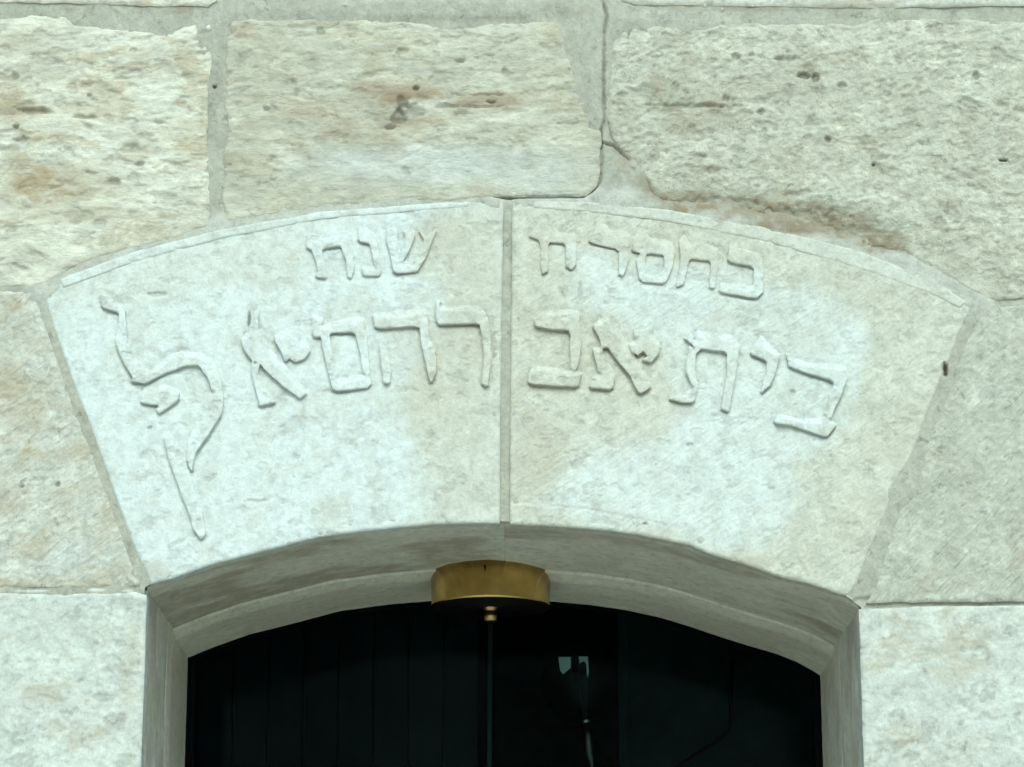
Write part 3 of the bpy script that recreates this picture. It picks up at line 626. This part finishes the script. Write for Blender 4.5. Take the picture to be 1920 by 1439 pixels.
# ------------------------------------------------------------------ reveal: soffit under the arch and the two jambs
def resample(pts, step):
    P = np.asarray(pts, float); seg = np.hypot(*(P[1:] - P[:-1]).T); L = np.concatenate([[0], np.cumsum(seg)])
    n = max(2, int(L[-1] / step)); t = np.linspace(0, L[-1], n)
    return np.stack([np.interp(t, L, P[:, 0]), np.interp(t, L, P[:, 1])], 1)
def smooth_line(P, it):
    P = P.copy()
    for _ in range(it): P[1:-1] = (P[:-2] + 2 * P[1:-1] + P[2:]) / 4
    return P
def reveal(name, line, y0, y1, inset, mat, par, seed, step=0.004, stain=0.0, amp=0.0012, soft=0.0):
    L = resample(line, step)
    T = np.gradient(L, axis=0); T /= np.linalg.norm(T, axis=1)[:, None]
    N = np.stack([T[:, 1], -T[:, 0]], 1)          # towards the inside of the opening
    ys = np.arange(y0, y1 + step * 0.5, step); nu, nv = len(L), len(ys)
    U, Yg = np.meshgrid(np.arange(nu) * step, ys, indexing='ij')
    d = inset + amp * 2 * (fbm(U * 14, Yg * 22, seed, 5, 0.55) - 0.5) + 0.0006 * (fbm(U * 80, Yg * 90, seed + 9, 3) - 0.5)
    if soft: d = d - soft * (1 - sstep(0, 0.035, Yg - y0))
    X = L[:, 0][:, None] + N[:, 0][:, None] * d; Z = L[:, 1][:, None] + N[:, 1][:, None] * d
    V = np.stack([X, Yg, Z], -1).reshape(-1, 3)
    idx = np.arange(nu * nv).reshape(nu, nv)
    Fq = np.stack([idx[:-1, :-1], idx[:-1, 1:], idx[1:, 1:], idx[1:, :-1]], -1).reshape(-1, 4)
    # front lip closes the step against the piece in front
    front = V[idx[:, 0]].copy(); front[:, 0] -= N[:, 0] * (abs(inset) + 0.012); front[:, 2] -= N[:, 1] * (abs(inset) + 0.012)
    b = len(V); V = np.concatenate([V, front]); k = np.arange(nu - 1)
    Fq = np.concatenate([Fq, np.stack([idx[:-1, 0], idx[1:, 0], b + k + 1, b + k], -1)])
    st = stain * sstep(0.46, 0.62, fbm(U * 5.0, Yg * 9, seed + 30, 4, 0.55)) * sstep(y0, y0 + 0.03, Yg)
    paint = np.zeros((len(V), 4)); paint[:nu * nv, 0] = st.ravel()
    return mesh_obj(name, V, Fq, mat, par, paint)
YM = 0.325                                             # where the outer reveal meets the inner band
midx = W(946, 983)[0]
IL = [(XL - 0.012, Z_L - 0.0035)] + [p for p in INTR_W if p[0] < midx] + [(midx - 0.0002, W(946, 982)[1])]
IR = [(midx + 0.0002, W(946, 982)[1])] + [p for p in INTR_W if p[0] > midx] + [(XR + 0.012, Z_R - 0.007)]
IRs = [tuple(p) for p in smooth_line(np.array(IR), 1)]
reveal('soffit', IL, 0.0205, YM, -0.0025, M_REVEAL, vl, 131, stain=0.7)
reveal('soffit', IRs, 0.0205, YM, -0.0025, M_REVEAL, vr, 135, stain=0.7)
reveal('inner_soffit', IL, YM, DEPTH, 0.0085, M_BAND, vl, 141, stain=0.25, amp=0.0008, soft=0.007)
reveal('inner_soffit', IRs, YM, DEPTH, 0.0085, M_BAND, vr, 145, stain=0.25, amp=0.0008, soft=0.007)
for nm, line, sd in (('jamb', [(XL, 0.0), (XL, Z_L + 0.012)], 151), ('jamb', [(XR, Z_R + 0.012), (XR, 0.0)], 155)):
    j = reveal(nm, line, 0.0205, YM - 0.06, -0.0025, M_REVEAL, wall, sd, stain=0.5)
    reveal('inner_jamb', line, YM - 0.06, DEPTH, -0.0015, M_BAND, j, sd + 2, stain=0.35, amp=0.0006, soft=0.001)

# ------------------------------------------------------------------ glazed door in the opening
zc = 1.0
door = thing('glazed_door', 'dark glazed door leaf filling the arched opening', 'door', (0, DEPTH + 0.02, 0))
gi = [(x * 1.0, z + 0.004) for x, z in INTR_W]
def arch_sheet(y0, y1, off):
    pts = [(XL - off, 0.0)] + [(x, z + off) for x, z in INTR_W] + [(XR + off, 0.0)]
    n = len(pts); V = [(x, y, z) for y in (y0, y1) for x, z in pts]
    Fq = [tuple(range(n)), tuple(range(n, 2 * n))[::-1]] + [((k + 1) % n, k, n + k, n + (k + 1) % n) for k in range(n)]
    return V, Fq
V, Fq = arch_sheet(DEPTH + 0.018, DEPTH + 0.024, 0.02)
mesh_obj('pane', V, Fq, M_GLASS, door, None, False)
def arch_frame(y0, y1, o1, o2):
    a = [(XL - o1, 0.0)] + [(x, z + o1) for x, z in INTR_W] + [(XR + o1, 0.0)]
    cxm = (XL + XR) / 2
    b = [(XL - o2, 0.0)] + [(x + (o2 if x > cxm else -o2) * abs(x - cxm) / (XR - cxm), z + o2) for x, z in INTR_W] + [(XR + o2, 0.0)]
    n = len(a); V = [(x, y, z) for y in (y0, y1) for L in (a, b) for x, z in L]; Fq = []
    for k in range(n - 1):
        Fq += [(k, k + 1, n + k + 1, n + k), (2 * n + k, 3 * n + k, 3 * n + k + 1, 2 * n + k + 1), (k, 2 * n + k, 2 * n + k + 1, k + 1), (n + k, n + k + 1, 3 * n + k + 1, 3 * n + k)]
    Fq += [(0, n, 3 * n, 2 * n), (n - 1, 3 * n - 1, 4 * n - 1, 2 * n - 1)]
    return V, Fq
V, Fq = arch_frame(DEPTH + 0.026, DEPTH + 0.06, 0.03, -0.006)
mesh_obj('frame', V, Fq, M_BLACK, door, None, False)

# ------------------------------------------------------------------ dark room behind the glass
RY0, RY1 = DEPTH + 0.07, 3.6
def room_piece(name, b, m):
    V, Fq = box(*b); o = mesh_obj(name, V, Fq, m, None, None, False); o['kind'] = 'structure'; return o
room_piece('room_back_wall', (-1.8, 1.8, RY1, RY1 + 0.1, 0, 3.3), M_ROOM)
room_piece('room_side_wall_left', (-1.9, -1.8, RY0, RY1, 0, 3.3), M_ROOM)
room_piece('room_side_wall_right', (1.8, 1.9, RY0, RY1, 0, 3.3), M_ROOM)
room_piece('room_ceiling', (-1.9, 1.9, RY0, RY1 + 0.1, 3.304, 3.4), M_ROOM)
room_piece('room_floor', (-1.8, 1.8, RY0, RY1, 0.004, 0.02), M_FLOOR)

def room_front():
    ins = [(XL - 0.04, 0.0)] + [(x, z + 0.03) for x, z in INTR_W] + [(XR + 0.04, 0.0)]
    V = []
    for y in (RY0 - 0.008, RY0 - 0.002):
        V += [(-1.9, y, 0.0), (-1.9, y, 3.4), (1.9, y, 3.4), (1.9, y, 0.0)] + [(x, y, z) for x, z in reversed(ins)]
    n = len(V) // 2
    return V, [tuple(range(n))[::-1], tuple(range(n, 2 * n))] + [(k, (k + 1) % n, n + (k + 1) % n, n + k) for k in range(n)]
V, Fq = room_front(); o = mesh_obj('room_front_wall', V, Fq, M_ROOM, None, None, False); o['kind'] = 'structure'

# a dark panelled screen standing in the room, to the right
PY = 1.5
xa, _ = W(1181, 1400, PY); xb, _ = W(1700, 1400, PY)
_, ztop = W(1300, 1110, PY)
scr = thing('folding_screen', 'dim dark green screen inside the room behind the glass', 'screen', ((xa + xb) / 2, PY, 0.02))
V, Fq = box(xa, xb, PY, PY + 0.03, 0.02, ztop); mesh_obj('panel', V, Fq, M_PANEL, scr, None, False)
V, Fq = box(xa - 0.02, xa - 0.001, PY - 0.004, PY + 0.034, 0.02, ztop + 0.02); mesh_obj('stile', V, Fq, M_ROOM, scr, None, False)

# dark vertical slats behind the left half of the glass
SY = 0.78
sx = [W(a, 1400, SY)[0] for a in range(372, 900, 66)]
bl = thing('slatted_blind', 'near black vertical slats behind the left half of the glass', 'blind', (sx[3], SY, 0.02))
sw = sx[1] - sx[0]; zt2 = W(600, 1110, SY)[1]
for k, x in enumerate(sx):
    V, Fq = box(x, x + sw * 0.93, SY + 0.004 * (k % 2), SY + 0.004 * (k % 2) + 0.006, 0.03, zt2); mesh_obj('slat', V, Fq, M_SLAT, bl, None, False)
V, Fq = box(sx[0] - 0.01, sx[-1] + sw, SY - 0.012, SY + 0.02, zt2 + 0.002, zt2 + 0.03); mesh_obj('head_rail', V, Fq, M_BLACK, bl, None, False)

# bent pipe in front of the screen
py_ = 1.30
pp = [(1372, 1225), (1370, 1300), (1371, 1350), (1368, 1366), (1358, 1380), (1340, 1394), (1300, 1420), (1250, 1452), (1200, 1500)]
path = [(W(a, b, py_)[0], py_, W(a, b, py_)[1]) for a, b in pp]
pipe = thing('bent_pipe', 'thin black bent pipe behind the glass at right', 'pipe', path[-1])
V, Fq = tube(path, 0.0045, 10); mesh_obj('rod', V, Fq, M_BLACK, pipe)
c0 = W(1388, 1224, py_)
V, Fq = box(c0[0] - 0.022, c0[0] + 0.022, py_ - 0.012, py_ + 0.012, c0[1] - 0.012, c0[1] + 0.012); mesh_obj('bracket', V, Fq, M_BLACK, pipe, None, False)

# lantern hanging just inside the glass
LY = 0.80
def L3(a, b, y=LY): q = W(a, b, y); return (q[0], y, q[1])
lan = thing('hanging_lantern', 'glass globe lantern with pale highlights seen through the dark glass', 'lantern', L3(1090, 1500))
def quad_prism(pts, y0, y1):
    n = len(pts); V = [(W(a, b, LY)[0], y, W(a, b, LY)[1]) for y in (y0, y1) for a, b in pts]
    return V, [tuple(range(n)), tuple(range(n, 2 * n))[::-1]] + [((k + 1) % n, k, n + k, n + (k + 1) % n) for k in range(n)]
V, Fq = quad_prism([(1047, 1233), (1070, 1233), (1070, 1253), (1056, 1265), (1050, 1258)], LY - 0.004, LY); mesh_obj('pane', V, Fq, M_GLINT, lan, None, False)  # pale piece shaped as a highlight reflected in the globe
V, Fq = quad_prism([(1085, 1232), (1102, 1232), (1104, 1262), (1101, 1272), (1099, 1246), (1095, 1240), (1087, 1245)], LY - 0.004, LY); mesh_obj('pane', V, Fq, M_GLINT, lan, None, False)  # second reflected highlight, modelled as a pale piece
V, Fq = quad_prism([(1072, 1228), (1083, 1228), (1083, 1262), (1072, 1262)], LY - 0.006, LY + 0.01); mesh_obj('mullion', V, Fq, M_BLACK, lan, None, False)
gk = NT('globe_glass'); gk.t.nodes.remove(gk.b)
gt = gk.n('ShaderNodeBsdfTransparent'); gt.inputs[0].default_value = (0.93, 0.96, 0.96, 1); gg = gk.n('ShaderNodeBsdfGlossy'); gg.inputs['Roughness'].default_value = 0.08
gf = gk.n('ShaderNodeFresnel'); gf.inputs[0].default_value = 1.18; gm = gk.n('ShaderNodeMixShader'); gm.inputs[0].default_value = 0.010; gk.l(gt.outputs[0], gm.inputs[1]); gk.l(gg.outputs[0], gm.inputs[2])
gk.l(gm.outputs[0], gk.t.nodes['Material Output'].inputs[0])
gc = L3(1092, 1280, LY + 0.03)
V, Fq = lathe([(0.07 * math.sin(t), gc[2] + 0.07 * math.cos(t)) for t in np.linspace(0.02, math.pi - 0.02, 28)], (gc[0], gc[1]), 48); mesh_obj('globe', V, Fq, gk.m, lan)
V, Fq = tube([L3(1090, 1262, LY + 0.02), L3(1098, 1300, LY + 0.02), L3(1100, 1348, LY + 0.02)], [0.012, 0.009, 0.006]); mesh_obj('neck', V, Fq, M_BLACK, lan)
V, Fq = tube([L3(1099, 1348, LY), L3(1100, 1356, LY)], 0.0075); mesh_obj('collar', V, Fq, M_CHROME, lan)
V, Fq = tube([L3(1100, 1356, LY), L3(1103, 1380, LY), L3(1104, 1394, LY), L3(1106, 1416, LY), L3(1110, 1432, LY), L3(1114, 1500, LY)], [0.006, 0.009, 0.0095, 0.0085, 0.004, 0.003]); mesh_obj('stem', V, Fq, plain('lantern_metal', (0.10, 0.10, 0.095), 0.3, 1.0), lan)

# ------------------------------------------------------------------ brass pendant lamp under the arch
CY = 0.365
s_top = np.interp(W(919, 1060, 0)[0], [p[0] for p in INTR_W], [p[1] for p in INTR_W])
cx = W(919, 1090, CY - 0.09)[0]
R = (W(1033, 1100, CY)[0] - W(806, 1100, CY)[0]) / 2
zb = W(919, 1119, CY - R)[1]
lamp = thing('pendant_lamp', 'round brass ceiling lamp mount with a thin dark cord under the arch', 'lamp', (cx, CY, zb - 0.6))
V, Fq = lathe([(R - 0.012, s_top + 0.004), (R, s_top + 0.004), (R * 0.972, zb + 0.0055), (R * 0.980, zb + 0.004), (R * 0.981, zb + 0.0022), (R * 0.976, zb + 0.0006), (R * 0.962, zb)], (cx, CY), 96)
can = mesh_obj('canopy', V, Fq[:-2], M_BRASS, lamp)
V, Fq = lathe([(R * 0.964, zb + 0.0002), (R - 0.03, zb + 0.003), (0.004, zb + 0.004)], (cx, CY), 64); mesh_obj('base_plate', V, Fq, M_BRASS_SHADE, can)  # canopy underside, its shade put into the colour
# small dark mark modelled on the canopy's front to imitate a reflection
def canopy_patch(a0, a1, z0, z1, out):
    V = []; n = 6
    for rr in (R - 0.001, R + out):
        for zz in (z0, z1):
            for k in range(n + 1):
                an = -math.pi / 2 + a0 + (a1 - a0) * k / n
                r2 = rr * (0.972 + 0.028 * (zz - zb) / (s_top - zb))
                V.append((cx + r2 * math.cos(an), CY + r2 * math.sin(an), zz))
    m = n + 1; Fq = []
    for k in range(n):
        Fq += [(2 * m + k, 2 * m + k + 1, 3 * m + k + 1, 3 * m + k), (3 * m + k, 3 * m + k + 1, m + k + 1, m + k), (k, k + 1, 2 * m + k + 1, 2 * m + k)]
    Fq += [(0, 2 * m, 3 * m, m), (n, m + n, 3 * m + n, 2 * m + n)]
    return V, Fq
zt_ = s_top
hh_ = zt_ - zb
for (a0, a1, f0, f1) in ((-0.10, -0.07, 0.88, 0.91),):
    V, Fq = canopy_patch(a0, a1, zb + hh_ * f0, zb + hh_ * f1, 0.0012); mesh_obj('reflection_mark', V, Fq, M_BRASS_SHADE, can, None, False)
z1 = W(917, 1166, CY)[1]
V, Fq = lathe([(0.011, zb + 0.004), (0.011, zb - 0.002), (0.0095, zb - 0.003), (0.0095, z1 + 0.014), (0.0102, z1 + 0.0135), (0.0102, z1 + 0.001), (0.0085, z1)], (cx, CY), 32)
mesh_obj('stem', V, Fq, plain('stem_brass', (0.50, 0.34, 0.18), 0.3, 1.0, None, 0.1), lamp)
V, Fq = tube([(cx, CY, z1 + 0.01), (cx - 0.001, CY, z1 - 0.2), (cx - 0.002, CY, zb - 0.6)], 0.0038, 12); mesh_obj('cord', V, Fq, M_CORD, lamp)
